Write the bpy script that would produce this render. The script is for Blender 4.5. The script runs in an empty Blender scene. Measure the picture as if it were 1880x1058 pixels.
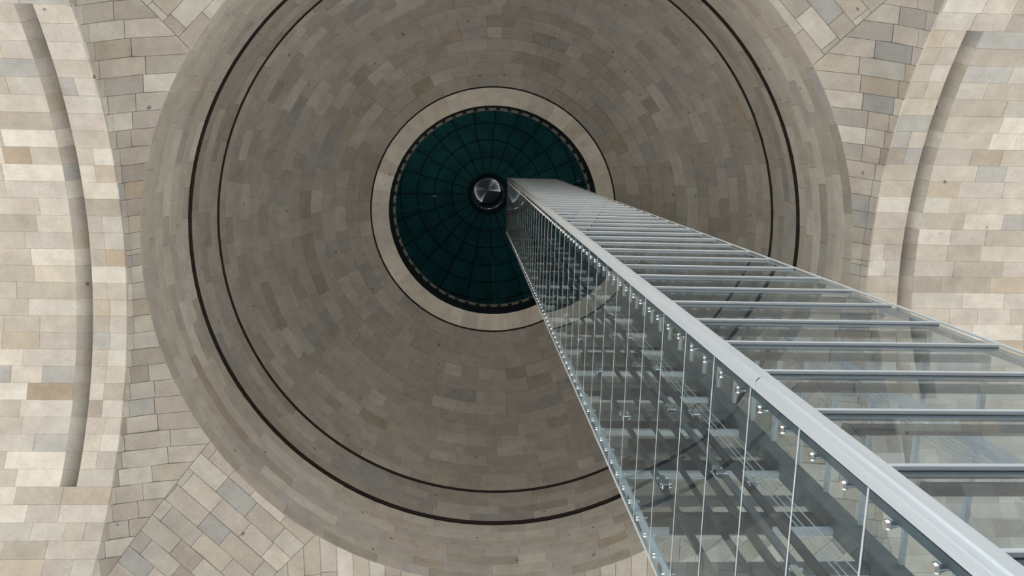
import bpy, math, random
from mathutils import Vector, Matrix

random.seed(7)
S = bpy.context.scene
C = S.collection

# ------------------------------------------------------------------ camera
EYE = 1.6
ROWS = ((0.99871618, -0.02038219, -0.04637417),      # camera right, in world axes
        (0.01170101, 0.98354393, -0.18028984),       # camera down
        (0.04928573, 0.17951576, 0.98251972))        # camera forward
FPX, PW, PH = 1442.13, 1880.0, 1058.0
cam_d = bpy.data.cameras.new('camera')
cam = bpy.data.objects.new('camera', cam_d)
C.objects.link(cam)
cam_d.sensor_fit = 'HORIZONTAL'
cam_d.sensor_width = 36.0
cam_d.lens = 36.0 * FPX / PW
cam_d.clip_start, cam_d.clip_end = 0.05, 2000
r, dn, fw = (Vector(v) for v in ROWS)
cam.matrix_world = Matrix(((r.x, -dn.x, -fw.x, 0), (r.y, -dn.y, -fw.y, 0), (r.z, -dn.z, -fw.z, EYE), (0, 0, 0, 1)))
S.camera = cam

# ------------------------------------------------------------------ daylight
W = bpy.data.worlds.new('sky'); S.world = W; W.use_nodes = True
bg = W.node_tree.nodes['Background']
bg.inputs['Color'].default_value = (0.74, 0.87, 1.0, 1)
bg.inputs['Strength'].default_value = 1.3
sun_d = bpy.data.lights.new('sun', 'SUN'); sun = bpy.data.objects.new('sun', sun_d); C.objects.link(sun)
sun_d.energy = 10.5; sun_d.angle = math.radians(0.6); sun_d.color = (1.0, 0.965, 0.91)
sun.rotation_euler = Vector((0.10, -0.30, -1.0)).to_track_quat('-Z', 'Y').to_euler()
sun.location = (0, 0, 90)
S.view_settings.view_transform = 'Standard'
S.view_settings.look = 'None'
S.view_settings.gamma = 1
S.view_settings.use_curve_mapping = False
S.view_settings.exposure = 0.42
S.cycles.max_bounces = 10
S.cycles.diffuse_bounces = 6
S.cycles.glossy_bounces = 5
S.cycles.transparent_max_bounces = 40
S.cycles.caustics_reflective = False
S.cycles.caustics_refractive = False


# ------------------------------------------------------------------ materials
def new_mat(name):
    m = bpy.data.materials.new(name); m.use_nodes = True
    nt = m.node_tree
    return m, nt, nt.nodes, nt.links, nt.nodes['Principled BSDF']


def stone_mat(name, use_attr, scale=1.0):
    m, nt, N, L, B = new_mat(name)
    if use_attr:
        src = N.new('ShaderNodeAttribute'); src.attribute_name = 'stone_color'; col = src.outputs['Color']
    else:
        src = N.new('ShaderNodeObjectInfo'); col = src.outputs['Color']
    geo = N.new('ShaderNodeNewGeometry')
    big = N.new('ShaderNodeTexNoise'); big.inputs['Scale'].default_value = 1.7 * scale; big.inputs['Detail'].default_value = 5; big.inputs['Roughness'].default_value = 0.65
    L.new(geo.outputs['Position'], big.inputs['Vector'])
    r1 = N.new('ShaderNodeValToRGB')
    r1.color_ramp.elements[0].position = 0.25; r1.color_ramp.elements[0].color = (0.80, 0.78, 0.77, 1)
    r1.color_ramp.elements[1].position = 0.72; r1.color_ramp.elements[1].color = (1.10, 1.10, 1.09, 1)
    L.new(big.outputs['Fac'], r1.inputs['Fac'])
    m1 = N.new('ShaderNodeMix'); m1.data_type = 'RGBA'; m1.blend_type = 'MULTIPLY'; m1.inputs[0].default_value = 1.0
    L.new(col, m1.inputs[6]); L.new(r1.outputs['Color'], m1.inputs[7])
    fine = N.new('ShaderNodeTexNoise'); fine.inputs['Scale'].default_value = 26; fine.inputs['Detail'].default_value = 3
    L.new(geo.outputs['Position'], fine.inputs['Vector'])
    r2 = N.new('ShaderNodeValToRGB')
    r2.color_ramp.elements[0].position = 0.3; r2.color_ramp.elements[0].color = (0.9, 0.9, 0.9, 1)
    r2.color_ramp.elements[1].position = 0.7; r2.color_ramp.elements[1].color = (1.06, 1.06, 1.06, 1)
    L.new(fine.outputs['Fac'], r2.inputs['Fac'])
    m2 = N.new('ShaderNodeMix'); m2.data_type = 'RGBA'; m2.blend_type = 'MULTIPLY'; m2.inputs[0].default_value = 1.0
    L.new(m1.outputs[2], m2.inputs[6]); L.new(r2.outputs['Color'], m2.inputs[7])
    # sparse dark pits
    pit = N.new('ShaderNodeTexVoronoi'); pit.feature = 'F1'; pit.inputs['Scale'].default_value = 0.95
    wob = N.new('ShaderNodeTexNoise'); wob.inputs['Scale'].default_value = 14; wob.inputs['Detail'].default_value = 2
    L.new(geo.outputs['Position'], wob.inputs['Vector'])
    vm = N.new('ShaderNodeVectorMath'); vm.operation = 'MULTIPLY_ADD'; vm.inputs[1].default_value = (0.10, 0.10, 0.10)
    L.new(wob.outputs['Color'], vm.inputs[0]); L.new(geo.outputs['Position'], vm.inputs[2])
    L.new(vm.outputs['Vector'], pit.inputs['Vector'])
    r3 = N.new('ShaderNodeValToRGB')
    r3.color_ramp.elements[0].position = 0.045; r3.color_ramp.elements[0].color = (0.42, 0.40, 0.39, 1)
    r3.color_ramp.elements[1].position = 0.075; r3.color_ramp.elements[1].color = (1, 1, 1, 1)
    L.new(pit.outputs['Distance'], r3.inputs['Fac'])
    m3 = N.new('ShaderNodeMix'); m3.data_type = 'RGBA'; m3.blend_type = 'MULTIPLY'; m3.inputs[0].default_value = 1.0
    L.new(m2.outputs[2], m3.inputs[6]); L.new(r3.outputs['Color'], m3.inputs[7])
    L.new(m3.outputs[2], B.inputs['Base Color'])
    B.inputs['Roughness'].default_value = 0.92
    bp = N.new('ShaderNodeBump'); bp.inputs['Strength'].default_value = 0.25; bp.inputs['Distance'].default_value = 0.01
    L.new(fine.outputs['Fac'], bp.inputs['Height']); L.new(bp.outputs['Normal'], B.inputs['Normal'])
    return m


def plain(name, col, rough=0.6, metal=0.0, var=0.12, scale=6.0, stretch=None):
    m, nt, N, L, B = new_mat(name)
    tc = N.new('ShaderNodeTexCoord'); n = N.new('ShaderNodeTexNoise')
    n.inputs['Scale'].default_value = scale; n.inputs['Detail'].default_value = 4
    if stretch:
        mp = N.new('ShaderNodeMapping'); mp.inputs['Scale'].default_value = stretch
        L.new(tc.outputs['Object'], mp.inputs['Vector']); L.new(mp.outputs['Vector'], n.inputs['Vector'])
    else:
        L.new(tc.outputs['Object'], n.inputs['Vector'])
    rp = N.new('ShaderNodeValToRGB')
    lo, hi = 1 - var, 1 + var
    rp.color_ramp.elements[0].position = 0.3; rp.color_ramp.elements[0].color = (col[0] * lo, col[1] * lo, col[2] * lo, 1)
    rp.color_ramp.elements[1].position = 0.7; rp.color_ramp.elements[1].color = (min(1, col[0] * hi), min(1, col[1] * hi), min(1, col[2] * hi), 1)
    L.new(n.outputs['Fac'], rp.inputs['Fac']); L.new(rp.outputs['Color'], B.inputs['Base Color'])
    B.inputs['Roughness'].default_value = rough; B.inputs['Metallic'].default_value = metal
    return m


def glass_mat(name, tint, ior=1.5, haze=0.03, haze_col=(0.75, 0.82, 0.84)):
    m, nt, N, L, B = new_mat(name)
    out = N['Material Output']; N.remove(B)
    tr = N.new('ShaderNodeBsdfTransparent'); tr.inputs['Color'].default_value = (*tint, 1)
    df = N.new('ShaderNodeBsdfDiffuse'); df.inputs['Color'].default_value = (*haze_col, 1)
    tc = N.new('ShaderNodeTexCoord'); no = N.new('ShaderNodeTexNoise'); no.inputs['Scale'].default_value = 3.0; no.inputs['Detail'].default_value = 5
    L.new(tc.outputs['Object'], no.inputs['Vector'])
    ml = N.new('ShaderNodeMath'); ml.operation = 'MULTIPLY'; ml.inputs[1].default_value = haze * 2
    L.new(no.outputs['Fac'], ml.inputs[0])
    x1 = N.new('ShaderNodeMixShader'); L.new(ml.outputs[0], x1.inputs[0]); L.new(tr.outputs[0], x1.inputs[1]); L.new(df.outputs[0], x1.inputs[2])
    gl = N.new('ShaderNodeBsdfGlossy'); gl.inputs['Roughness'].default_value = 0.0; gl.inputs['Color'].default_value = (0.96, 1, 1, 1)
    fr = N.new('ShaderNodeFresnel'); fr.inputs['IOR'].default_value = ior
    # a back face must reflect like the front of a thin pane
    geo = N.new('ShaderNodeNewGeometry')
    io = N.new('ShaderNodeMix'); io.data_type = 'FLOAT'; io.inputs[2].default_value = ior; io.inputs[3].default_value = 1.0 / ior
    L.new(geo.outputs['Backfacing'], io.inputs[0])
    L.new(io.outputs[0], fr.inputs['IOR'])
    x2 = N.new('ShaderNodeMixShader'); L.new(fr.outputs[0], x2.inputs[0]); L.new(x1.outputs[0], x2.inputs[1]); L.new(gl.outputs[0], x2.inputs[2])
    L.new(x2.outputs[0], out.inputs['Surface'])
    return m


M = {}
M['stone'] = stone_mat('limestone', False)
M['stone_mass'] = stone_mat('limestone_mass', True)
M['mortar'] = plain('mortar', (0.20, 0.185, 0.165), 0.95, var=0.2, scale=3)
M['gap'] = plain('shade_dark_recess', (0.032, 0.023, 0.019), 0.9, var=0.35)  # near-black: the shade inside the ring grooves is put into this colour
M['paving'] = plain('paving', (0.40, 0.378, 0.35), 0.9, var=0.15, scale=0.5)
M['teal'] = plain('teal_painted_steel', (0.036, 0.24, 0.275), 0.75, var=0.25, scale=1.2)
M['teal_seam'] = plain('teal_seam', (0.008, 0.045, 0.054), 0.8)
M['pale_teal'] = plain('pale_teal_paint', (0.26, 0.50, 0.50), 0.6)
M['navy'] = plain('navy_well_wall', (0.012, 0.022, 0.032), 0.7, var=0.3)
M['pale_lip'] = plain('pale_railing_paint', (0.34, 0.33, 0.28), 0.6, var=0.2)
M['alu'] = plain('brushed_aluminium', (0.93, 0.97, 1.0), 0.42, 0.42, var=0.05, scale=2.5, stretch=(8, 8, 0.35))
M['alu_bar'] = plain('aluminium_bar', (0.90, 0.93, 0.97), 0.40, 0.22, var=0.05, scale=3, stretch=(0.3, 8, 8))
M['grey_steel'] = plain('grey_painted_steel', (0.17, 0.185, 0.20), 0.5, 0.2, var=0.12)
M['dark_steel'] = plain('dark_steel', (0.060, 0.066, 0.075), 0.45, 0.4, var=0.2)
M['panel'] = plain('charcoal_panel', (0.016, 0.022, 0.028), 0.5, 0.0, var=0.25)
M['gasket_and_shade'] = plain('black_gasket_and_shade', (0.012, 0.012, 0.014), 0.6)
M['chrome'] = plain('chrome', (0.92, 0.92, 0.93), 0.12, 1.0, var=0.02)
M['seal'] = plain('silicone_edge_glint', (0.96, 0.97, 0.97), 0.3, var=0.02)
M['glass'] = glass_mat('green_tinted_glass', (0.87, 0.93, 0.955), 1.27, 0.012, (0.62, 0.78, 0.86))
M['glass_front'] = glass_mat('grey_tinted_glass', (0.75, 0.81, 0.855), 1.42, 0.010)
M['glass_back'] = glass_mat('clear_glass', (0.97, 0.985, 0.98), 1.3, 0.006)
M['lantern_glass'] = plain('frosted_lantern_glass', (0.35, 0.37, 0.40), 0.4, var=0.2)


# ------------------------------------------------------------------ helpers
def link(name, me, mat, parent=None):
    o = bpy.data.objects.new(name, me); C.objects.link(o)
    if mat is not None and not me.materials:
        me.materials.append(mat)
    if parent is not None:
        o.parent = parent
    return o


def mesh(name, v, f, smooth=False):
    me = bpy.data.meshes.new(name); me.from_pydata([tuple(p) for p in v], [], f); me.update()
    if smooth:
        me.polygons.foreach_set('use_smooth', [True] * len(me.polygons))
    return me


def empty(name, loc=(0, 0, 0)):
    o = bpy.data.objects.new(name, None); o.location = loc; C.objects.link(o); o.empty_display_size = 0.3
    return o


def tag(o, label, cat, group=None, kind=None):
    o['label'] = label; o['category'] = cat
    if group: o['group'] = group
    if kind: o['kind'] = kind
    return o


class MB:
    """collects boxes, tubes and lathes into one mesh"""
    def __init__(self): self.v = []; self.f = []
    def add(self, v, f):
        k = len(self.v); self.v += [tuple(p) for p in v]; self.f += [tuple(i + k for i in q) for q in f]; return self
    def box(self, x0, x1, y0, y1, z0, z1, bev=0.0):
        if bev <= 0:
            v = [(x, y, z) for z in (z0, z1) for y in (y0, y1) for x in (x0, x1)]
            return self.add(v, [(0, 2, 3, 1), (4, 5, 7, 6), (0, 1, 5, 4), (2, 6, 7, 3), (0, 4, 6, 2), (1, 3, 7, 5)])
        import bmesh
        bm = bmesh.new(); bmesh.ops.create_cube(bm, size=1)
        for p in bm.verts:
            p.co = Vector(((x0 + x1) / 2 + p.co.x * (x1 - x0), (y0 + y1) / 2 + p.co.y * (y1 - y0), (z0 + z1) / 2 + p.co.z * (z1 - z0)))
        bmesh.ops.bevel(bm, geom=bm.edges[:], offset=bev, segments=1, affect='EDGES')
        bm.verts.index_update()
        v = [p.co[:] for p in bm.verts]; f = [tuple(q.index for q in a.verts) for a in bm.faces]; bm.free()
        return self.add(v, f)
    def tube(self, a, b, r, n=12, r2=None, caps=True):
        a, b = Vector(a), Vector(b); d = (b - a).normalized()
        u = d.orthogonal().normalized(); w = d.cross(u); r2 = r if r2 is None else r2
        v = [a + (u * math.cos(2 * math.pi * i / n) + w * math.sin(2 * math.pi * i / n)) * r for i in range(n)]
        v += [b + (u * math.cos(2 * math.pi * i / n) + w * math.sin(2 * math.pi * i / n)) * r2 for i in range(n)]
        f = [(i, (i + 1) % n, n + (i + 1) % n, n + i) for i in range(n)]
        if caps: f += [tuple(range(n - 1, -1, -1)), tuple(range(n, 2 * n))]
        return self.add(v, f)
    def lathe(self, prof, cx, cy, n=96, closed=False):
        k = len(prof); v = []; f = []
        for i in range(n):
            a = 2 * math.pi * i / n
            v += [(cx + p[0] * math.cos(a) + (p[2] if len(p) > 2 else 0), cy + p[0] * math.sin(a) + (p[3] if len(p) > 2 else 0), p[1]) for p in prof]
        for i in range(n):
            j = (i + 1) % n
            for q in range(k if closed else k - 1):
                f.append((i * k + q, j * k + q, j * k + (q + 1) % k, i * k + (q + 1) % k))
        return self.add(v, f)
    def mesh(self, name, smooth=False): return mesh(name, self.v, self.f, smooth)
    def link(self, name, mat, parent=None, smooth=False): return link(name, self.mesh(name, smooth), mat, parent)


def pixel(p):
    d = Vector(p) - Vector((0, 0, EYE))
    z = d.dot(fw)
    if z < 0.1: return None
    return (PW / 2 + FPX * d.dot(r) / z, PH / 2 + FPX * d.dot(dn) / z)


def seen_area(pts):
    """area in pixels of an outline inside the picture"""
    q = [pixel(p) for p in pts]
    if any(a is None for a in q): return 0.0
    if max(a[0] for a in q) < 0 or min(a[0] for a in q) > PW or max(a[1] for a in q) < 0 or min(a[1] for a in q) > PH: return 0.0
    q = [(min(max(a[0], 0), PW), min(max(a[1], 0), PH)) for a in q]
    return abs(sum(q[i - 1][0] * q[i][1] - q[i][0] * q[i - 1][1] for i in range(len(q)))) / 2


RNG = random.Random(11)
PALETTE = [((0.60, 0.565, 0.51), 5), ((0.555, 0.515, 0.455), 5), ((0.485, 0.45, 0.40), 4), ((0.56, 0.54, 0.50), 4), ((0.655, 0.63, 0.58), 4),
           ((0.47, 0.47, 0.46), 2.2), ((0.52, 0.465, 0.39), 1.4), ((0.46, 0.42, 0.375), 1.5), ((0.54, 0.50, 0.465), 4), ((0.44, 0.375, 0.295), 0.35)]


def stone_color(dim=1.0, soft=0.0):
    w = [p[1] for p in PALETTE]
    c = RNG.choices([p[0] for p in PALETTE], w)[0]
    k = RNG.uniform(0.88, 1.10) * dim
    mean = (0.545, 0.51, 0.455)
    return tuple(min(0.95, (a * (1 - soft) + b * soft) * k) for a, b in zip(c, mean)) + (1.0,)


def strip_stone(bottom, top, nrm, chamfer):
    """front outline given by two rails (lists of points, same length), depth direction per point; returns verts, faces, outline"""
    n = len(bottom)
    loop = list(range(n)) + list(range(2 * n - 1, n - 1, -1))
    rails = [Vector(p) for p in bottom] + [Vector(p) for p in top]
    nn = [Vector(p) for p in nrm] + [Vector(p) for p in nrm]
    front = rails
    cb = [(rails[i] - rails[i + n]).normalized() for i in range(n)]
    le = (rails[0] - rails[n - 1]).normalized()
    mid = []
    for i in range(2 * n):
        d = cb[i % n] * (1 if i < n else -1)
        if i % n == 0: d = d + le
        if i % n == n - 1: d = d - le
        mid.append(rails[i] + d * chamfer + nn[i] * chamfer)
    back = [m + w * 0.09 for m, w in zip(mid, nn)]
    v = front + mid + back
    f = [(i, i + 1, n + i + 1, n + i) for i in range(n - 1)]
    m = len(loop)
    for a in range(m):
        i, j = loop[a], loop[(a + 1) % m]
        f.append((i, 2 * n + i, 2 * n + j, j)); f.append((2 * n + i, 4 * n + i, 4 * n + j, 2 * n + j))
    return v, f, [rails[i] for i in loop]


def poly_stone(front, mid, nrm):
    n = len(front)
    front = [Vector(p) for p in front]; mid = [Vector(p) + Vector(w) * 0.010 for p, w in zip(mid, nrm)]
    back = [m + Vector(w) * 0.09 for m, w in zip(mid, nrm)]
    f = [tuple(range(n))]
    for i in range(n):
        j = (i + 1) % n
        f.append((i, n + i, n + j, j)); f.append((n + i, 2 * n + i, 2 * n + j, n + j))
    return front + mid + back, f, front


def lay_stones(parent, specs, limit=300, name='stone', min_area=18):
    """specs: (verts, faces, outline, colour). The stones that show largest become objects of their own, the rest one mass."""
    sized = sorted(((seen_area(s[2]), i) for i, s in enumerate(specs)), reverse=True)
    single = {i for a, i in sized[:limit] if a > min_area}
    mass = MB(); cols = []
    for i, (v, f, o, c) in enumerate(specs):
        if i in single:
            ob = link(name, mesh(name, v, f), M['stone'], parent); ob.color = c
        else:
            mass.add(v, f); cols += [c] * len(f)
    if cols:
        me = mass.mesh('further_stones')
        at = me.color_attributes.new('stone_color', 'FLOAT_COLOR', 'CORNER')
        buf = []
        for p in me.polygons:
            buf += list(cols[p.index]) * p.loop_total
        at.data.foreach_set('color', buf)
        ob = link('further_stones', me, M['stone_mass'], parent); ob['kind'] = 'stuff'
    return len(single)


# ------------------------------------------------------------------ the setting: heights above the eye are h, world z = h + EYE
AX, AY = 0.98, 3.477                  # axis of the dome
# (h, r, dx, dy) of the measured rings
RINGS = [(24.5, 11.184, -0.028, 0.046), (28.46, 11.115, -0.045, 0.012), (31.10, 11.017, 0.048, -0.014), (40.58, 6.289, 0.043, -0.013), (40.75, 5.4045, 0.037, -0.011)]


def centre(h):
    if h <= RINGS[0][0]: return AX + RINGS[0][2], AY + RINGS[0][3]
    for a, b in zip(RINGS, RINGS[1:]):
        if h <= b[0]:
            t = (h - a[0]) / (b[0] - a[0])
            return AX + a[2] + t * (b[2] - a[2]), AY + a[3] + t * (b[3] - a[3])
    return AX + RINGS[-1][2], AY + RINGS[-1][3]


def ring_point(rr, h, a):
    cx, cy = centre(h)
    return Vector((cx + rr * math.cos(a), cy + rr * math.sin(a), h + EYE))


def struct(name, label, cat, mat=None, me=None):
    o = link(name, me, mat) if me else empty(name)
    tag(o, label, cat, kind='structure')
    return o


# floor
fl = MB().box(-260, 260, -260, 260, -0.3, 0.0).link('floor', M['paving'])
tag(fl, 'pale paved plaza floor under the dome', 'floor', kind='structure')


def ring_course(profile_lo, profile_hi, n_mean, jit, nseg, normal, gap=0.010, cham=0.008, start=None, dim=1.0, soft=0.0, proud=0.006, merge=0.0):
    """one course of stones between two (r, h) rings"""
    out = []
    rm = (profile_lo[0] + profile_hi[0]) / 2
    cuts = []
    a = RNG.uniform(0, 0.2) if start is None else start
    a0 = a; step = 2 * math.pi / n_mean
    while a < a0 + 2 * math.pi - 0.45 * step:
        cuts.append(a); a += step * RNG.uniform(1 - jit, 1 + jit) * (1.6 if RNG.random() < merge else 1)
    cuts.append(a0 + 2 * math.pi)
    ga = gap / rm
    dl = Vector((profile_hi[0] - profile_lo[0], profile_hi[1] - profile_lo[1])); ln = dl.length; dl /= ln
    lo = (profile_lo[0] + dl.x * gap, profile_lo[1] + dl.y * gap); hi = (profile_hi[0] - dl.x * gap, profile_hi[1] - dl.y * gap)
    for b0, b1 in zip(cuts, cuts[1:]):
        pr = RNG.uniform(-proud, proud)
        k = max(1, min(nseg, int(math.ceil((b1 - b0) * rm / 0.7))))
        an = [b0 + ga + (b1 - b0 - 2 * ga) * i / k for i in range(k + 1)]
        nr = [Vector((normal[0] * math.cos(t), normal[0] * math.sin(t), normal[1])) for t in an]
        bo = [ring_point(lo[0], lo[1], t) + w * pr for t, w in zip(an, nr)]
        to = [ring_point(hi[0], hi[1], t) + w * pr for t, w in zip(an, nr)]
        v, f, o = strip_stone(bo, to, nr, cham)
        out.append((v, f, o, stone_color(dim, soft)))
    return out


# drum: seven courses of long stones
drum = struct('wall_drum', 'round drum wall of long grey-beige stones between the corner vaults and the dome', 'wall')
H0, H1, H2 = 24.5, 28.44, 31.10
sp = []
for k in range(7):
    l, h = H0 + (H1 - H0) * k / 7, H0 + (H1 - H0) * (k + 1) / 7
    rl, rh = 11.184 - 0.069 * k / 7, 11.184 - 0.069 * (k + 1) / 7
    sp += ring_course((rl, l), (rh, h), 44, 0.45, 4, (1, 0), dim=0.95, soft=0.2, merge=0.12)
lay_stones(drum, sp)
bk = MB().lathe([(11.26, H0 + EYE - 0.02), (11.20, H1 + EYE)], AX - 0.03, AY + 0.03, 128).link('mortar_bed', M['mortar'], drum)

# dark groove between drum and frieze, and between frieze and dome
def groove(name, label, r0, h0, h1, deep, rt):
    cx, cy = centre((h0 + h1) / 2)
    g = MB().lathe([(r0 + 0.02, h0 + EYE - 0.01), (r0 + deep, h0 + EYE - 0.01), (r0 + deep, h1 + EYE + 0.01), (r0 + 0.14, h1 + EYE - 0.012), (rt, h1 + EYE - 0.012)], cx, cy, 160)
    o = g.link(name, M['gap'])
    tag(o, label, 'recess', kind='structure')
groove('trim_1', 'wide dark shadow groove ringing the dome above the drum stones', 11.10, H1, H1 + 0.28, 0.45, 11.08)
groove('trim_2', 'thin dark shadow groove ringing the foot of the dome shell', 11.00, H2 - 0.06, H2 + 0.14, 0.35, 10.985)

# frieze: four courses
fz = struct('wall_frieze', 'darker stone frieze band between the two dark ring grooves', 'wall')
sp = []
F0, F1 = H1 + 0.28, H2 - 0.06
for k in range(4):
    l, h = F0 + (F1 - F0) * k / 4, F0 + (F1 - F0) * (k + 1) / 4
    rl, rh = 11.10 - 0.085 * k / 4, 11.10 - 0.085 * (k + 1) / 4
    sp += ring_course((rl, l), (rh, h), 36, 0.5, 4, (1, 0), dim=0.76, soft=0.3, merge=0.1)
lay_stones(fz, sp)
MB().lathe([(11.19, F0 + EYE + 0.03), (11.11, F1 + EYE)], AX, AY, 128).link('mortar_bed', M['mortar'], fz)

# dome
dome = struct('ceiling', 'stone inner dome of concentric block courses rising to the round opening', 'ceiling')
DZ, DR = H2 + 0.14, 11.0
PHI1 = math.acos(6.33 / DR); DB = (40.54 - DZ) / math.sin(PHI1)
NC = 15
def dome_prof(ph): return (DR * math.cos(ph), DZ + DB * math.sin(ph))
sp = []
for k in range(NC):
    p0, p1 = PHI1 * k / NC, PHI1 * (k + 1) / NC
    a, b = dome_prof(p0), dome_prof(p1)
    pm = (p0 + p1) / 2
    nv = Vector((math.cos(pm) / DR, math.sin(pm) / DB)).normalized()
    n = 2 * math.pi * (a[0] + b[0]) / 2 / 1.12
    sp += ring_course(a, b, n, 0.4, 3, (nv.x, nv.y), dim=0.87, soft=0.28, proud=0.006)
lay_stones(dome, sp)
MB().lathe([(dome_prof(PHI1 * i / 24)[0] + 0.07 * math.cos(PHI1 * i / 24), dome_prof(PHI1 * i / 24)[1] + EYE + 0.07 * math.sin(PHI1 * i / 24)) for i in range(25)], AX + 0.045, AY - 0.013, 128, ).link('mortar_bed', M['mortar'], dome)

# oculus ring
oc = struct('trim_3', 'smooth pale stone ring of wedge blocks framing the round opening', 'trim')
sp = ring_course((6.255, 40.60), (5.4045, 40.75), 46, 0.3, 2, (0.17, 0.985), dim=1.5, soft=0.6, proud=0.003, gap=0.006)
lay_stones(oc, sp)
cx, cy = centre(40.7)
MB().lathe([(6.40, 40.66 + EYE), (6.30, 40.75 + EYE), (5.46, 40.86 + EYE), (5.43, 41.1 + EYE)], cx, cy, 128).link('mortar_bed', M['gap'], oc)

# well wall above the opening, with its railing lip
ww = struct('wall_well', 'dark navy well wall just inside the round opening', 'wall')
MB().lathe([(5.42, 40.82 + EYE), (5.36, 42.45 + EYE), (5.40, 42.5 + EYE), (13.0, 42.6 + EYE)], cx, cy, 128).link('well_lining', M['navy'], ww)
rl = empty('gallery_railing', (AX, AY, 42.4 + EYE))
tag(rl, 'thin pale circular gallery railing around the rim of the dark opening', 'railing')
lip = MB().lathe([(5.22, 0.00), (5.36, 0.00), (5.36, 0.05), (5.22, 0.05)], cx - AX, cy - AY, 128, closed=True).link('rail_ring', M['pale_lip'], rl)
post_me = MB().box(-0.03, 0.10, -0.10, 0.10, -0.10, 0.0).mesh('railing_bracket')
post_me.materials.append(M['gasket_and_shade'])
for i in range(56):
    a = 2 * math.pi * (i + 0.3) / 56
    o = link('railing_bracket', post_me, None, rl)
    o.location = (cx - AX + 5.27 * math.cos(a), cy - AY + 5.27 * math.sin(a), 0.0); o.rotation_euler = (0, 0, a)

# outer teal dome
td = struct('ceiling_outer', 'dark teal outer dome of curved panels seen through the round opening', 'ceiling')
TZ, TR, TTOP, LR = 42.95, 12.6, 56.0, 1.12
TP1 = math.acos(1.40 / TR); TB = (TTOP - TZ) / math.sin(TP1)
def tprof(ph): return (TR * math.cos(ph), TZ + TB * math.sin(ph))
lx, ly = AX + 0.013, AY + 0.002
NR, NS = 13, 23
for k in range(NR):
    p0, p1 = TP1 * (k / NR) ** 0.85, TP1 * ((k + 1) / NR) ** 0.85
    me = None
    g = 0.03
    a, b = tprof(p0 + 0.0030), tprof(p1 - 0.0030)
    da = 2 * math.pi / NS
    v = []
    for q in (a, b):
        e = g if q is a else -g
        for i in range(4):
            t = -da / 2 + g / q[0] + (da - 2 * g / q[0]) * i / 3
            v.append((q[0] * math.cos(t), q[0] * math.sin(t), q[1]))
    v2 = [(x * 1.0 + 0.05 * math.cos(p0) * (x / max(1e-6, math.hypot(x, y))), y + 0.05 * math.cos(p0) * (y / max(1e-6, math.hypot(x, y))), z + 0.05) for x, y, z in v]
    vv = v + v2
    f = [(i, i + 1, 5 + i, 4 + i) for i in range(3)]
    lp = [0, 1, 2, 3, 7, 6, 5, 4]
    f += [(lp[i], 8 + lp[i], 8 + lp[(i + 1) % 8], lp[(i + 1) % 8]) for i in range(8)]
    me = mesh('dome_panel', vv, f); me.materials.append(M['teal'])
    for s in range(NS):
        o = link('dome_panel', me, None, td); o.location = (lx, ly, EYE); o.rotation_euler = (0, 0, da * (s + 0.5 * (k % 1)))
MB().lathe([(tprof(TP1 * i / 24)[0] + 0.06, tprof(TP1 * i / 24)[1] + EYE + 0.05) for i in range(25)] + [(LR + 0.12, TTOP + EYE + 0.05)], lx, ly, 96).link('seam_backing', M['teal_seam'], td)

# lantern at the crown
ln = empty('ceiling_lantern', (lx, ly, TTOP + EYE))
tag(ln, 'round glazed lantern at the very top of the teal dome', 'lantern', kind='structure')
MB().lathe([(LR + 0.66, 0.02), (LR + 0.22, -0.03), (LR + 0.20, -0.22), (LR + 0.08, -0.24), (LR, -0.02)], 0, 0, 48).link('collar', M['teal_seam'], ln)
MB().lathe([(LR, -0.02), (LR, 0.5)], 0, 0, 48).link('lower_drum', M['navy'], ln)
MB().lathe([(LR - 0.03, 0.46), (LR + 0.02, 0.46), (LR + 0.02, 0.53), (LR - 0.03, 0.53)], 0, 0, 48, closed=True).link('sill_ring', M['pale_lip'], ln)
for i in range(12):
    a0, a1 = 2 * math.pi * i / 12, 2 * math.pi * (i + 0.62) / 12
    v = []
    for j in range(5):
        t = a0 + (a1 - a0) * j / 4
        v += [(LR * math.cos(t), LR * math.sin(t), 0.5), (LR * math.cos(t), LR * math.sin(t), 1.0)]
    link('window_pier', mesh('window_pier', v, [(2 * j, 2 * j + 2, 2 * j + 3, 2 * j + 1) for j in range(4)]), M['navy'], ln)
MB().lathe([(LR, 1.0), (LR, 4.5), (LR - 0.12, 4.6)], 0, 0, 48).link('upper_drum', M['navy'], ln)
for (a0, a1, dz) in ((0.1, 2.0, 0.0), (2.0, 3.35, 0.12), (3.35, 5.2, 0.05), (5.2, 6.383, 0.15)):
    v = [(0, 0, 4.55)] + [(1.05 * math.cos(a0 + 0.03 + (a1 - a0 - 0.06) * j / 6), 1.05 * math.sin(a0 + 0.03 + (a1 - a0 - 0.06) * j / 6), 4.6 + dz) for j in range(7)]
    link('cap_pane', mesh('cap_pane', v, [(0, j + 1, j + 2) for j in range(6)]), M['lantern_glass'], ln)
for a in (0.1, 2.0, 3.35, 5.2):
    MB().tube((0, 0, 4.5), (1.05 * math.cos(a), 1.05 * math.sin(a), 4.58), 0.03, 6).link('glazing_bar', M['pale_lip'], ln)

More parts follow.
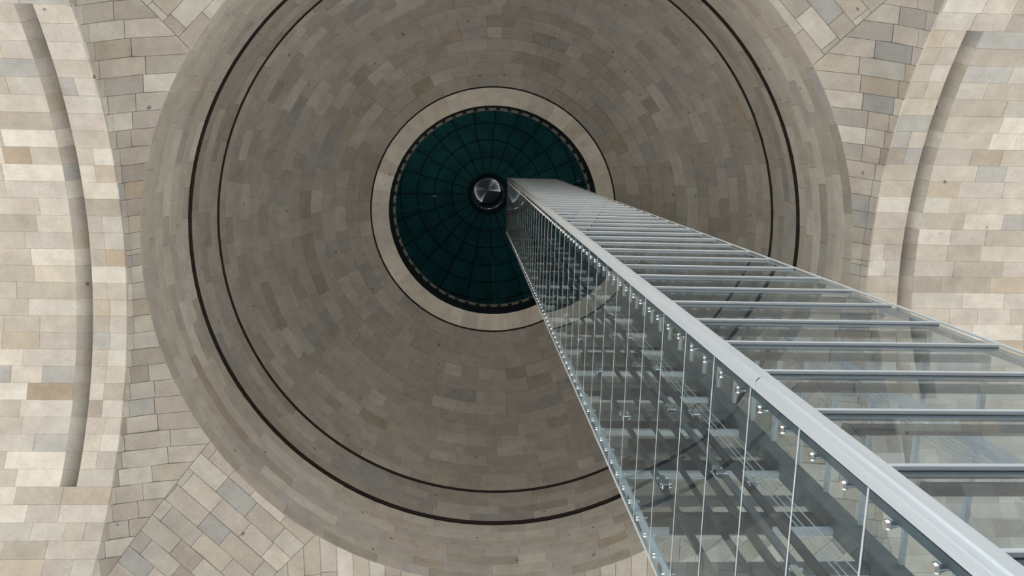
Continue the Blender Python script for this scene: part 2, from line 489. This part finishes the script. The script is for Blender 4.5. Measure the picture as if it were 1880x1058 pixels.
# two thin conduits running down the teal dome
for (ang, i0, label) in ((math.pi * 0.478, 2, 'thin pale conduit running down the teal dome below the lantern'), (math.pi * 0.94, 5, 'thin pale conduit running across the teal dome toward its edge')):
    b = MB(); pts = []
    for i in range(i0, 21):
        ph = TP1 * i / 24; q = tprof(ph)
        pts.append(Vector((lx + (q[0] - 0.12) * math.cos(ang), ly + (q[0] - 0.12) * math.sin(ang), q[1] + EYE - 0.08)))
    for a, c_ in zip(pts, pts[1:]): b.tube(a, c_, 0.03, 6)
    o = b.link('conduit', M['pale_teal']); tag(o, label, 'conduit')

# two small floodlights clamped to the teal dome
for (p, label) in (((-2.75, 3.64, 55.25), 'tiny white floodlight on the teal dome, away from the shaft'), ((7.12, 2.34, 54.05), 'tiny white floodlight on the teal dome just above the shaft edge')):
    fl_ = empty('floodlight', (p[0], p[1], p[2] + EYE)); tag(fl_, label, 'floodlight', 'floodlights on the teal dome')
    MB().tube((0, 0, 0.02), (0, 0, 0.16), 0.03, 8).link('stem', M['teal_seam'], fl_)
    MB().box(-0.13, 0.13, -0.06, 0.06, -0.10, 0.02, 0.01).link('housing', M['alu'], fl_)
    MB().box(-0.11, 0.11, -0.045, 0.045, -0.115, -0.10).link('lens', M['seal'], fl_)

# ------------------------------------------------------------------ barrel vaults on the four sides
VA, VR, VH = 11.40, 12.29, 11.51            # arch plane, radius, centre height
PH0, DPH = math.radians(1.64), math.radians(2.345)
def vpt(side, u, ph, dr=0.0):
    """u = distance outward from the arch edge, ph = angle around the arch, positive toward +t"""
    rr = VR + dr
    s, h, x = rr * math.sin(ph), VH + rr * math.cos(ph) + EYE, VA + u
    if side == 'left': return Vector((AX - x, AY + s, h))
    if side == 'right': return Vector((AX + x, AY + s, h))
    if side == 'lower': return Vector((AX + s, AY + x, h))
    return Vector((AX + s, AY - x, h))
def vnorm(side, ph):
    s, c = math.sin(ph), math.cos(ph)
    return Vector((0, s, c)) if side in ('left', 'right') else Vector((s, 0, c))
DEPTH = 8.6
CH0, CH1, CHD = 1.0, 1.47, 0.17
def vault_stone(side, k, u0, u1, dr, col):
    g = 0.010
    p0, p1 = PH0 + DPH * k + g / VR, PH0 + DPH * (k + 1) - g / VR
    q = RNG.uniform(-0.006, 0.006)
    d0, d1 = dr if isinstance(dr, tuple) else (dr, dr)
    bo = [vpt(side, u, p0, e + q) for u, e in ((u0 + g, d0), (u1 - g, d1))]
    to = [vpt(side, u, p1, e + q) for u, e in ((u0 + g, d0), (u1 - g, d1))]
    nr = [vnorm(side, (p0 + p1) / 2)] * 2
    v, f, o = strip_stone(bo, to, nr, 0.010)
    return v, f, o, col
VL = {'left': 'pale stone barrel vault over the archway on the side away from the glass shaft',
      'right': 'pale stone barrel vault over the archway behind the glass shaft',
      'lower': 'stone barrel vault over the archway beyond the foot of the picture',
      'upper': 'stone barrel vault over the archway beyond the head of the picture'}
for side in ('left', 'right', 'lower', 'upper'):
    vt = struct('ceiling_vault_' + side, VL[side], 'vault')
    sp = []
    for k in range(-29, 28):
        chan = -15 <= k < 13 and side in ('left', 'right')
        # edge voussoir
        if RNG.random() < 0.5:
            m = RNG.uniform(0.42, 0.62); cuts = [0, m, CH0]
        else: cuts = [0, CH0]
        cols = {}
        if not chan:
            # stones run on through without a channel
            cuts = cuts[:-1] + [RNG.uniform(1.0, 1.5)]
        else: cuts = cuts + [CH1]
        while cuts[-1] < DEPTH - 0.5: cuts.append(cuts[-1] + RNG.uniform(0.75, 1.75))
        cuts[-1] = DEPTH
        for a, b in zip(cuts, cuts[1:]):
            dr = (0.50, 0.0) if (chan and abs(a - CH0) < 1e-6 and abs(b - CH1) < 1e-6) else 0.0
            sp.append(vault_stone(side, k, a, b, dr, stone_color(1.06)))
    lay_stones(vt, sp)
    b = MB(); v = []; f = []
    for k in range(-29, 29):
        ph = PH0 + DPH * k
        v += [vpt(side, -0.0, ph, 0.05), vpt(side, CH0 + 0.003, ph, 0.05), vpt(side, CH0 + 0.004, ph, 0.58), vpt(side, CH1 - 0.011, ph, 0.07), vpt(side, CH1 - 0.003, ph, 0.05), vpt(side, DEPTH, ph, 0.05)]
    for k in range(57):
        for j in range(5): f.append((k * 6 + j, k * 6 + j + 1, k * 6 + 6 + j + 1, k * 6 + 6 + j))
    b.add(v, f); b.link('mortar_bed', M['mortar'], vt)

# ------------------------------------------------------------------ pendentives, laid out on the surface between ring and arches
QC = (AX + RINGS[0][2], AY + RINGS[0][3])
R0, Z0 = 11.184, 24.5
def edge_at(th):
    """arch edge point (r, h) at polar angle th measured from an arch's mid direction, |th| <= 45 deg"""
    y = VA * math.tan(th); return VA / math.cos(th), VH + math.sqrt(max(0.0, VR * VR - y * y))
def profile(th, t):
    """th in [-45,45] deg around the nearest arch; t from the ring (0) to the arch edge (1)"""
    re, he = edge_at(th)
    w = abs(math.sin(2 * th))
    cr, chh = R0 + (re - R0) * (0.5 + 0.44 * w), Z0 + (he - Z0) * (0.5 - 0.08 * w)
    a, b, c = (1 - t) ** 2, 2 * t * (1 - t), t * t
    return a * R0 + b * cr + c * re, a * Z0 + b * chh + c * he
def q_lift(qx, qy):
    """ratio (dx/h, dy/h) about the axis -> point on the pendentive surface"""
    ang = math.atan2(qy, qx); rho = math.hypot(qx, qy)
    base = round(ang / (math.pi / 2)) * (math.pi / 2); th = ang - base
    lo, hi = -0.25, 1.25
    for _ in range(34):
        m = (lo + hi) / 2; rr, hh = profile(th, m)
        if rr / hh < rho: lo = m
        else: hi = m
    rr, hh = profile(th, (lo + hi) / 2)
    return Vector((QC[0] + rr * math.cos(ang), QC[1] + rr * math.sin(ang), hh + EYE))
def clip(poly, n, d):
    """keep n.p >= d"""
    out = []
    for i in range(len(poly)):
        a, b = poly[i - 1], poly[i]
        da, db = n[0] * a[0] + n[1] * a[1] - d, n[0] * b[0] + n[1] * b[1] - d
        if (da >= 0) != (db >= 0):
            t = da / (da - db); out.append((a[0] + t * (b[0] - a[0]), a[1] + t * (b[1] - a[1])))
        if db >= 0: out.append(b)
    return out
def p_area(p): return abs(sum(p[i - 1][0] * p[i][1] - p[i][0] * p[i - 1][1] for i in range(len(p)))) / 2
RHO = R0 / Z0
def arch_q(ph):
    """arch edge of the -x side in q space (mirror for others), exact with the axis shift left out"""
    h = VH + VR * math.cos(ph); return (VA / h, VR * math.sin(ph) / h)
def half(a, b, inside):
    n = (-(b[1] - a[1]), b[0] - a[0]); l = math.hypot(*n); n = (n[0] / l, n[1] / l); d = n[0] * a[0] + n[1] * a[1]
    if n[0] * inside[0] + n[1] * inside[1] < d: n = (-n[0], -n[1]); d = -d
    return n, d
# local frame of one arch side: e = outward, s = along; q = e*qe + s*qs
def mitre(sign):
    a = (RHO * math.cos(math.radians(33.0)), sign * RHO * math.sin(math.radians(33.0)))
    e = arch_q(math.radians(41.0)); b = (e[0] - 0.040, sign * e[1])
    return a, b
QG = 0.00042
def finish(cells, frame, hp_extra):
    """cells: list of (poly, halfplanes); returns specs"""
    out = []
    for poly, hps in cells:
        fr, md = poly, poly
        for (n, d) in hps:
            fr = clip(fr, n, d + QG) if fr else fr
            md = clip(md, n, d + QG * 0.45) if md else md
        if len(fr) < 3 or p_area(fr) < 6e-6: continue
        if len(fr) != len(md): md = fr
        # match start vertices
        k = min(range(len(md)), key=lambda i: (md[i][0] - fr[0][0]) ** 2 + (md[i][1] - fr[0][1]) ** 2)
        md = md[k:] + md[:k]
        F = [q_lift(*frame(p)) for p in fr]; D = [q_lift(*frame(p)) for p in md]
        c = sum(F, Vector()) / len(F)
        nn = Vector()
        for i in range(len(F)): nn += (F[i - 1] - c).cross(F[i] - c)
        if nn.length < 1e-9: continue
        nn.normalize()
        if nn.dot(Vector((QC[0], QC[1], 12)) - c) > 0: nn = -nn
        pr = nn * RNG.uniform(-0.006, 0.006)
        F = [p + pr for p in F]; D = [p + pr for p in D]
        v, f, o = poly_stone(F, D, [nn] * len(F))
        out.append((v, f, o, stone_color(1.0)))
    return out
PN = {(-1, 1): ('left_lower', 'pendentive of slanting stones at the lower corner beside the pale archway'), (-1, -1): ('left_upper', 'pendentive of slanting stones at the upper corner beside the pale archway'),
      (1, -1): ('right_upper', 'pendentive of slanting stones at the upper corner on the shaft side'), (1, 1): ('right_lower', 'pendentive of slanting stones behind the foot of the glass shaft')}
for (sx, sy), (nm, lab) in PN.items():
    pd = struct('wall_pendentive_' + nm, lab, 'pendentive')
    sp = []
    # strips beside the two arches: in a local frame e (outward from the arch) and s (toward the corner)
    for which in (0, 1):
        frame = (lambda p, sx=sx, sy=sy: (sx * p[0], sy * p[1])) if which == 0 else (lambda p, sx=sx, sy=sy: (sx * p[1], sy * p[0]))
        sgn = sy if which == 0 else sx
        ma, mb = mitre(1)
        cells = []
        for k in range(-30, 30):
            pa, pb = sgn * (PH0 + DPH * k), sgn * (PH0 + DPH * (k + 1))
            pa, pb = min(pa, pb), max(pa, pb)
            if pb <= 0.0: continue
            pa = max(pa, 0.0)
            if pb > math.radians(60): continue
            ea, eb = arch_q(pa), arch_q(pb)
            if ea[1] > ea[0] * 1.02: continue
            poly = [(0.30, ea[1]), (0.9, ea[1]), (0.9, eb[1]), (0.30, eb[1])]
            hps = [((0, 1), ea[1]), ((0, -1), -eb[1]), half(ea, eb, (0, (ea[1] + eb[1]) / 2))]
            am = math.atan2((ea[1] + eb[1]) / 2, RHO); ym = (ea[1] + eb[1]) / 2
            if ym < RHO * math.sin(math.radians(36)):
                t = math.asin(min(0.99, ym / RHO)); hps.append(((math.cos(t), math.sin(t)), RHO))
            hps.append(half(ma, mb, (2.0, 0)))
            # split long pieces
            x0 = max(math.sqrt(max(0, RHO * RHO - ym * ym)), ma[0] + (ym - ma[1]) * (mb[0] - ma[0]) / (mb[1] - ma[1]) if ym > ma[1] else 0)
            x1 = (ea[0] + eb[0]) / 2
            cuts = [x0 - 0.2]
            w = x1 - x0
            if w > 0.014:
                cuts.append(x1 - (0.010 + RNG.uniform(-0.001, 0.001)))      # the bent stones at the arch edge
                w2 = cuts[-1] - x0
                if w2 > 0.045: cuts.insert(1, x0 + w2 * RNG.uniform(0.4, 0.62))
            cuts.append(x1 + 0.2)
            for c0, c1 in zip(cuts, cuts[1:]):
                cells.append((poly, hps + [((1, 0), c0), ((-1, 0), -c1)]))
        sp += finish(cells, frame, None)
    # diagonal field: rows square to the diagonal
    frame = lambda p, sx=sx, sy=sy: (sx * p[0], sy * p[1])
    r2 = math.sqrt(0.5)
    ma, mb = mitre(1)
    h1 = half(ma, mb, (0.0, 2.0)); h2 = half((ma[1], ma[0]), (mb[1], mb[0]), (2.0, 0.0))
    cells = []
    du = 0.0262; u = RHO * math.cos(math.radians(13)) - 0.004
    row = 0
    while u < 0.92:
        v0 = -0.42 + RNG.uniform(0, 0.03)
        while v0 < 0.42:
            v1 = v0 + RNG.uniform(0.034, 0.062)
            def uv(a, b): return ((a - b) * r2, (a + b) * r2)
            poly = [uv(u, v0), uv(u + du, v0), uv(u + du, v1), uv(u, v1)]
            hps = [((r2, r2), u), ((-r2, -r2), -(u + du)), ((-r2, r2), v0), ((r2, -r2), -v1)]
            cxm, cym = uv(u + du / 2, (v0 + v1) / 2); t = math.atan2(cym, cxm)
            if math.hypot(cxm, cym) < RHO + 0.06: hps.append(((math.cos(t), math.sin(t)), RHO))
            hps += [h1, h2]
            cells.append((poly, hps)); v0 = v1
        u += du; row += 1
    sp += finish(cells, frame, None)
    lay_stones(pd, sp)
    # mortar bed behind
    b = MB(); v = []; f = []
    NT, NP = 40, 8
    a0 = math.atan2(sy, sx) - math.pi / 4
    for i in range(NT + 1):
        ang = a0 + math.pi / 2 * i / NT
        base = round(ang / (math.pi / 2)) * (math.pi / 2)
        for j in range(NP + 1):
            rr, hh = profile(ang - base, j / NP)
            bo = 0.05 + 0.22 * abs(math.sin(2 * (ang - base))) ** 6 * (j / NP) ** 0.5
            v.append((QC[0] + (rr + bo) * math.cos(ang), QC[1] + (rr + bo) * math.sin(ang), hh + EYE + 0.03))
    for i in range(NT):
        for j in range(NP): f.append((i * (NP + 1) + j, i * (NP + 1) + j + 1, (i + 1) * (NP + 1) + j + 1, (i + 1) * (NP + 1) + j))
    b.add(v, f); b.link('mortar_bed', M['mortar'], pd)

# corner piers carrying the vaults
for (sx, sy), nm, lab in (((-1, 1), 'left_lower', 'stone corner pier below the frame beside the pale archway, lower side'), ((-1, -1), 'left_upper', 'stone corner pier outside the frame beside the pale archway, upper side'),
                          ((1, -1), 'right_upper', 'stone corner pier outside the frame on the shaft side, upper'), ((1, 1), 'right_lower', 'stone corner pier outside the frame behind the glass shaft')):
    xs = sorted((AX + sx * (VA + 0.03), AX + sx * (VA + DEPTH))); ys = sorted((AY + sy * (VA + 0.03), AY + sy * (VA + DEPTH)))
    o = MB().box(xs[0], xs[1], ys[0], ys[1], 0, VH + EYE + 4.9).link('pillar_' + nm, M['mortar'])
    tag(o, lab, 'pier', kind='structure')
# roof deck over the vaults so that daylight only comes in through the arches
rd = MB()
zt = 33.0
for (x0, x1, y0, y1) in ((-20, -11.6, -20, 20), (11.6, 20, -20, 20), (-11.6, 11.6, -20, -11.6), (-11.6, 11.6, 11.6, 20)):
    rd.box(AX + x0, AX + x1, AY + y0, AY + y1, 26.0, 27.5)
o = rd.link('roof', M['mortar']); tag(o, 'stone roof deck above the vaults hidden from below', 'roof', kind='structure')

# ------------------------------------------------------------------ glass lift shaft
RS = Matrix(((0.9999416, -0.0055930, -0.0092424), (0.0056169, 0.9999809, 0.0025632), (0.0092279, -0.0026149, 0.9999540)))
X0s, X1s, Y0s, Y1s = 2.34, 5.17, 1.777, 4.967
BX, BY, BZ = (X0s + X1s) / 2, (Y0s + Y1s) / 2, -EYE
sh = empty('lift_shaft', RS @ Vector((BX, BY, BZ)) + Vector((0, 0, EYE)))
sh.rotation_euler = RS.to_euler()
tag(sh, 'tall glass and aluminium lift shaft rising through the round opening', 'lift shaft')
XA, XB, YA, YB = X0s - BX, X1s - BX, Y0s - BY, Y1s - BY       # local face planes
def Z(h): return h - BZ                                           # height above the eye -> local z
TOP = Z(45.9)
def P(name, mb, mat, parent=None, smooth=False): return mb.link(name, M[mat], parent or sh, smooth)
SEG = 7.05
# near corner post: an L of two flanges in lengths with open seams, and the dark column behind it
seams = [0.0] + [Z(5.93 + SEG * i) for i in range(0, 6) if Z(5.93 + SEG * i) < TOP - 1] + [TOP]
for a, b in zip(seams, seams[1:]):
    m = MB()
    m.box(XA + 0.030, XA + 0.131, YA - 0.022, YA - 0.004, a + 0.007, b - 0.007, 0.004)
    m.box(XA - 0.012, XA + 0.006, YA + 0.020, YA + 0.095, a + 0.007, b - 0.007, 0.004)
    hol = [(XA + 0.032, YA - 0.020), (XA + 0.016, YA - 0.012), (XA + 0.004, YA + 0.000), (XA - 0.006, YA + 0.012), (XA - 0.010, YA + 0.022)]
    k = len(hol)
    m.add([(x, y, z) for z in (a + 0.007, b - 0.007) for x, y in hol], [(i, i + 1, k + i + 1, k + i) for i in range(k - 1)])
    P('corner_post', m, 'alu')
P('inner_column', MB().box(XA + 0.030, XA + 0.16, YA + 0.02, YA + 0.20, 0, TOP, 0.01), 'grey_steel')
P('edge_gasket', MB().box(XA - 0.003, XA + 0.004, YA + 0.097, YA + 0.108, 0, TOP), 'gasket_and_shade')
# far-left corner (end of the bolted face), far-right corner of the barred face, and the hidden corner
P('corner_post', MB().box(XA - 0.014, XA + 0.012, YB - 0.004, YB + 0.032, 0, TOP, 0.004), 'alu')
P('edge_channel', MB().box(XA + 0.035, XA + 0.055, YB - 0.23, YB - 0.02, 0, TOP, 0.004), 'alu')
P('corner_post', MB().box(XB - 0.01, XB + 0.03, YA - 0.026, YA - 0.006, 0, TOP, 0.004), 'alu')
P('edge_channel', MB().box(XB - 0.12, XB - 0.005, YA + 0.05, YA + 0.07, 0, TOP, 0.004), 'grey_steel')
P('corner_post', MB().box(XB - 0.26, XB + 0.02, YB - 0.26, YB + 0.02, 0, TOP, 0.01), 'grey_steel')

# bolted glass face (constant x): panes with open joints, two bolts at each side of a pane
PJ = 0.957
jz = [Z(4.12 + PJ * k) for k in range(-6, 46)]
jz = [z for z in jz if -0.1 < z < TOP]
jz = [0.0] + [z for z in jz if z > 0.2] + [TOP]
bolt_me = MB()
bolt_me.tube((-0.030, 0, 0), (-0.012, 0, 0), 0.026, 16, 0.032)
bolt_me.tube((-0.012, 0, 0), (-0.004, 0, 0), 0.032, 16, 0.032)
bolt_me.tube((0.0, 0, 0), (0.030, 0, 0), 0.024, 12, 0.018)
bolt_me.tube((0.030, 0, 0), (0.13, 0, 0), 0.014, 12, 0.014)
bolt_me = bolt_me.mesh('bolt', False); bolt_me.materials.append(M['chrome'])
full = MB().box(-0.006, 0.006, YA + 0.06, YB - 0.006, 0.007, PJ - 0.007).mesh('glass_pane'); full.materials.append(M['glass'])
seal = MB().box(-0.0080, -0.0042, YA + 0.100, YB - 0.004, -0.0095, 0.0095).mesh('joint_seal'); seal.materials.append(M['seal'])  # near-white colour carries the light caught by the pane edges
for a, b in zip(jz, jz[1:]):
    if abs(b - a - PJ) < 1e-4: me = full
    else:
        me = MB().box(-0.006, 0.006, YA + 0.06, YB - 0.006, 0.007, b - a - 0.007).mesh('glass_pane'); me.materials.append(M['glass'])
    o = link('glass_pane', me, None, sh); o.location = (XA, 0, a)
    if b - a > 0.8:
        for t in (0.28, 0.75):
            for y in (YA + 0.205, YB - 0.15):
                k = link('bolt', bolt_me, None, o); k.location = (0, y, (b - a) * t)
for z in jz[1:-1]:
    o = link('joint_seal', seal, None, sh); o.location = (XA, 0, z)

# barred face (constant y): rails along x, a tube behind each rail, panes between
PB = 0.982
bz = [Z(5.17 + PB * k) for k in range(-6, 43)]
bz = [z for z in bz if 0.3 < z < TOP - 0.05]
rail = MB().box(XA + 0.10, XB, YA - 0.018, YA + 0.012, -0.030, 0.012, 0.004).mesh('crossbar'); rail.materials.append(M['alu_bar'])
shade = MB().box(XA + 0.10, XB, YA + 0.0125, YA + 0.022, -0.026, 0.010)
shade.box(XA + 0.10, XB - 0.02, YA + 0.050, YA + 0.060, -0.032, 0.010); shade = shade.mesh('shade_strip'); shade.materials.append(M['gasket_and_shade'])  # black strips painted in for the dark gap and shadow line of each bar
rail2 = MB().box(XA + 0.10, XB, YA + 0.0225, YA + 0.050, -0.028, 0.010).mesh('inner_rail'); rail2.materials.append(M['alu_bar'])
tube = MB().tube((XA + 0.36, YA + 0.125, -0.03), (XB - 0.1, YA + 0.125, -0.03), 0.042, 14)
tube.tube((XA + 0.345, YA + 0.125, -0.03), (XA + 0.36, YA + 0.125, -0.03), 0.046, 14)
tube.tube((XA + 0.2, YA + 0.125, -0.03), (XA + 0.345, YA + 0.125, -0.03), 0.018, 8); tube = tube.mesh('cross_tube'); tube.materials.append(M['grey_steel'])
for z in bz:
    o = link('crossbar', rail, None, sh); o.location.z = z
    g = link('shade_strip', shade, None, o)
    g = link('inner_rail', rail2, None, o)
    o = link('cross_tube', tube, None, sh); o.location.z = z
pz = [0.0] + bz + [TOP]
for a, b in zip(pz, pz[1:]):
    me = MB().box(XA + 0.13, XB - 0.012, -0.005, 0.005, 0.014, b - a - 0.034).mesh('glass_pane'); me.materials.append(M['glass_front'])
    o = link('glass_pane', me, None, sh); o.location = (0, YA + 0.016, a)

# opposite face (constant x): rails along y, panes between
rail = MB().box(XB - 0.05, XB + 0.012, YA + 0.02, YB - 0.27, -0.05, 0.012, 0.004).mesh('crossbar'); rail.materials.append(M['alu_bar'])
for z in bz:
    o = link('crossbar', rail, None, sh); o.location.z = z + 0.12
pz2 = [0.0] + [z + 0.12 for z in bz] + [TOP]
for a, b in zip(pz2, pz2[1:]):
    me = MB().box(-0.005, 0.005, YA + 0.02, YB - 0.27, 0.014, b - a - 0.055).mesh('glass_pane'); me.materials.append(M['glass_back'])
    o = link('glass_pane', me, None, sh); o.location = (XB, 0, a)

# back face (constant y): light beam, grey beam and charcoal spandrel in every 1.835 m bay
bay = 1.835
fz = [Z(9.47 + bay * k) for k in range(-6, 20)]
fz = [z for z in fz if 0.2 < z < TOP - 1.9]
lb = MB().box(XA + 0.02, XB - 0.26, YB - 0.10, YB, -0.08, 0.012, 0.004).mesh('light_beam'); lb.materials.append(M['alu_bar'])
gb = MB().box(XA + 0.02, XB - 0.26, YB - 0.10, YB, 0.80, 0.96, 0.004).mesh('grey_beam'); gb.materials.append(M['grey_steel'])
dp = MB().box(XA + 0.02, XB - 0.26, YB - 0.03, YB - 0.005, 0.014, 0.58).mesh('spandrel_panel'); dp.materials.append(M['panel'])
g1 = MB().box(XA + 0.02, XB - 0.26, YB - 0.03, YB - 0.02, 0.58, 0.80).mesh('glass_pane'); g1.materials.append(M['glass_back'])
g2 = MB().box(XA + 0.02, XB - 0.26, YB - 0.03, YB - 0.02, 0.96, bay - 0.08).mesh('glass_pane'); g2.materials.append(M['glass_back'])
for z in fz:
    for n, me in (('light_beam', lb), ('grey_beam', gb), ('spandrel_panel', dp), ('glass_pane', g1), ('glass_pane', g2)):
        o = link(n, me, None, sh); o.location.z = z

# running gear inside: guide rails, brackets, counterweight rails and ropes
def lx_(x): return x - BX
def ly_(y): return y - BY
for (x, y, w, d, m) in ((2.78, 4.62, 0.09, 0.10, 'dark_steel'), (3.21, 4.62, 0.08, 0.07, 'dark_steel'), (3.52, 4.60, 0.12, 0.10, 'dark_steel'), (3.76, 4.60, 0.10, 0.10, 'grey_steel'), (3.98, 4.58, 0.12, 0.10, 'dark_steel'),
                        (4.86, 2.66, 0.12, 0.12, 'alu_bar'), (4.86, 3.75, 0.12, 0.10, 'grey_steel')):
    X, Y = lx_(x), ly_(y)
    t = MB().box(X - w / 2, X + w / 2, Y - d / 2, Y - d / 2 + 0.016, 0, TOP - 0.3)
    t.box(X - 0.012, X + 0.012, Y - d / 2 + 0.016, Y + d / 2, 0, TOP - 0.3)
    P('guide_rail', t, m)
for i, (x, y) in enumerate(((4.12, 4.5), (4.20, 4.5), (4.30, 4.46), (4.60, 2.74), (4.60, 2.70), (4.60, 2.66), (4.60, 2.62))):
    P('hoist_rope', MB().tube((lx_(x), ly_(y), 0.5), (lx_(x), ly_(y), TOP - 0.2), 0.008, 6), 'alu')
cl = MB().box(-0.05, 0.05, -0.12, -0.04, -0.16, 0.16, 0.01); cl.tube((-0.07, -0.08, 0.10), (0.09, -0.08, 0.10), 0.03, 10); cl.tube((-0.07, -0.08, -0.10), (0.09, -0.08, -0.10), 0.03, 10)
cl = cl.mesh('rail_clamp'); cl.materials.append(M['chrome'])
for k in range(14):
    for (x, y, dz) in ((2.78, 4.60, 0.35), (3.64, 4.56, 0.62), (3.98, 4.54, 0.30)):
        o = link('rail_clamp', cl, None, sh); o.location = (lx_(x), ly_(y), Z(7.0 + 2.75 * k + dz)) 
br = MB().box(lx_(2.70), lx_(4.05), ly_(4.66), ly_(4.90), -0.03, 0.03, 0.006).mesh('rail_bracket'); br.materials.append(M['dark_steel'])
for k in range(14):
    o = link('rail_bracket', br, None, sh); o.location.z = Z(6.6 + 2.75 * k)
P('shaft_roof', MB().box(XA - 0.02, XB + 0.03, YA - 0.03, YB + 0.03, TOP, TOP + 0.12, 0.01), 'dark_steel')
print('objects', len(bpy.data.objects), 'tris', sum(sum(len(p.vertices) - 2 for p in o.data.polygons) for o in bpy.data.objects if o.type == 'MESH'))
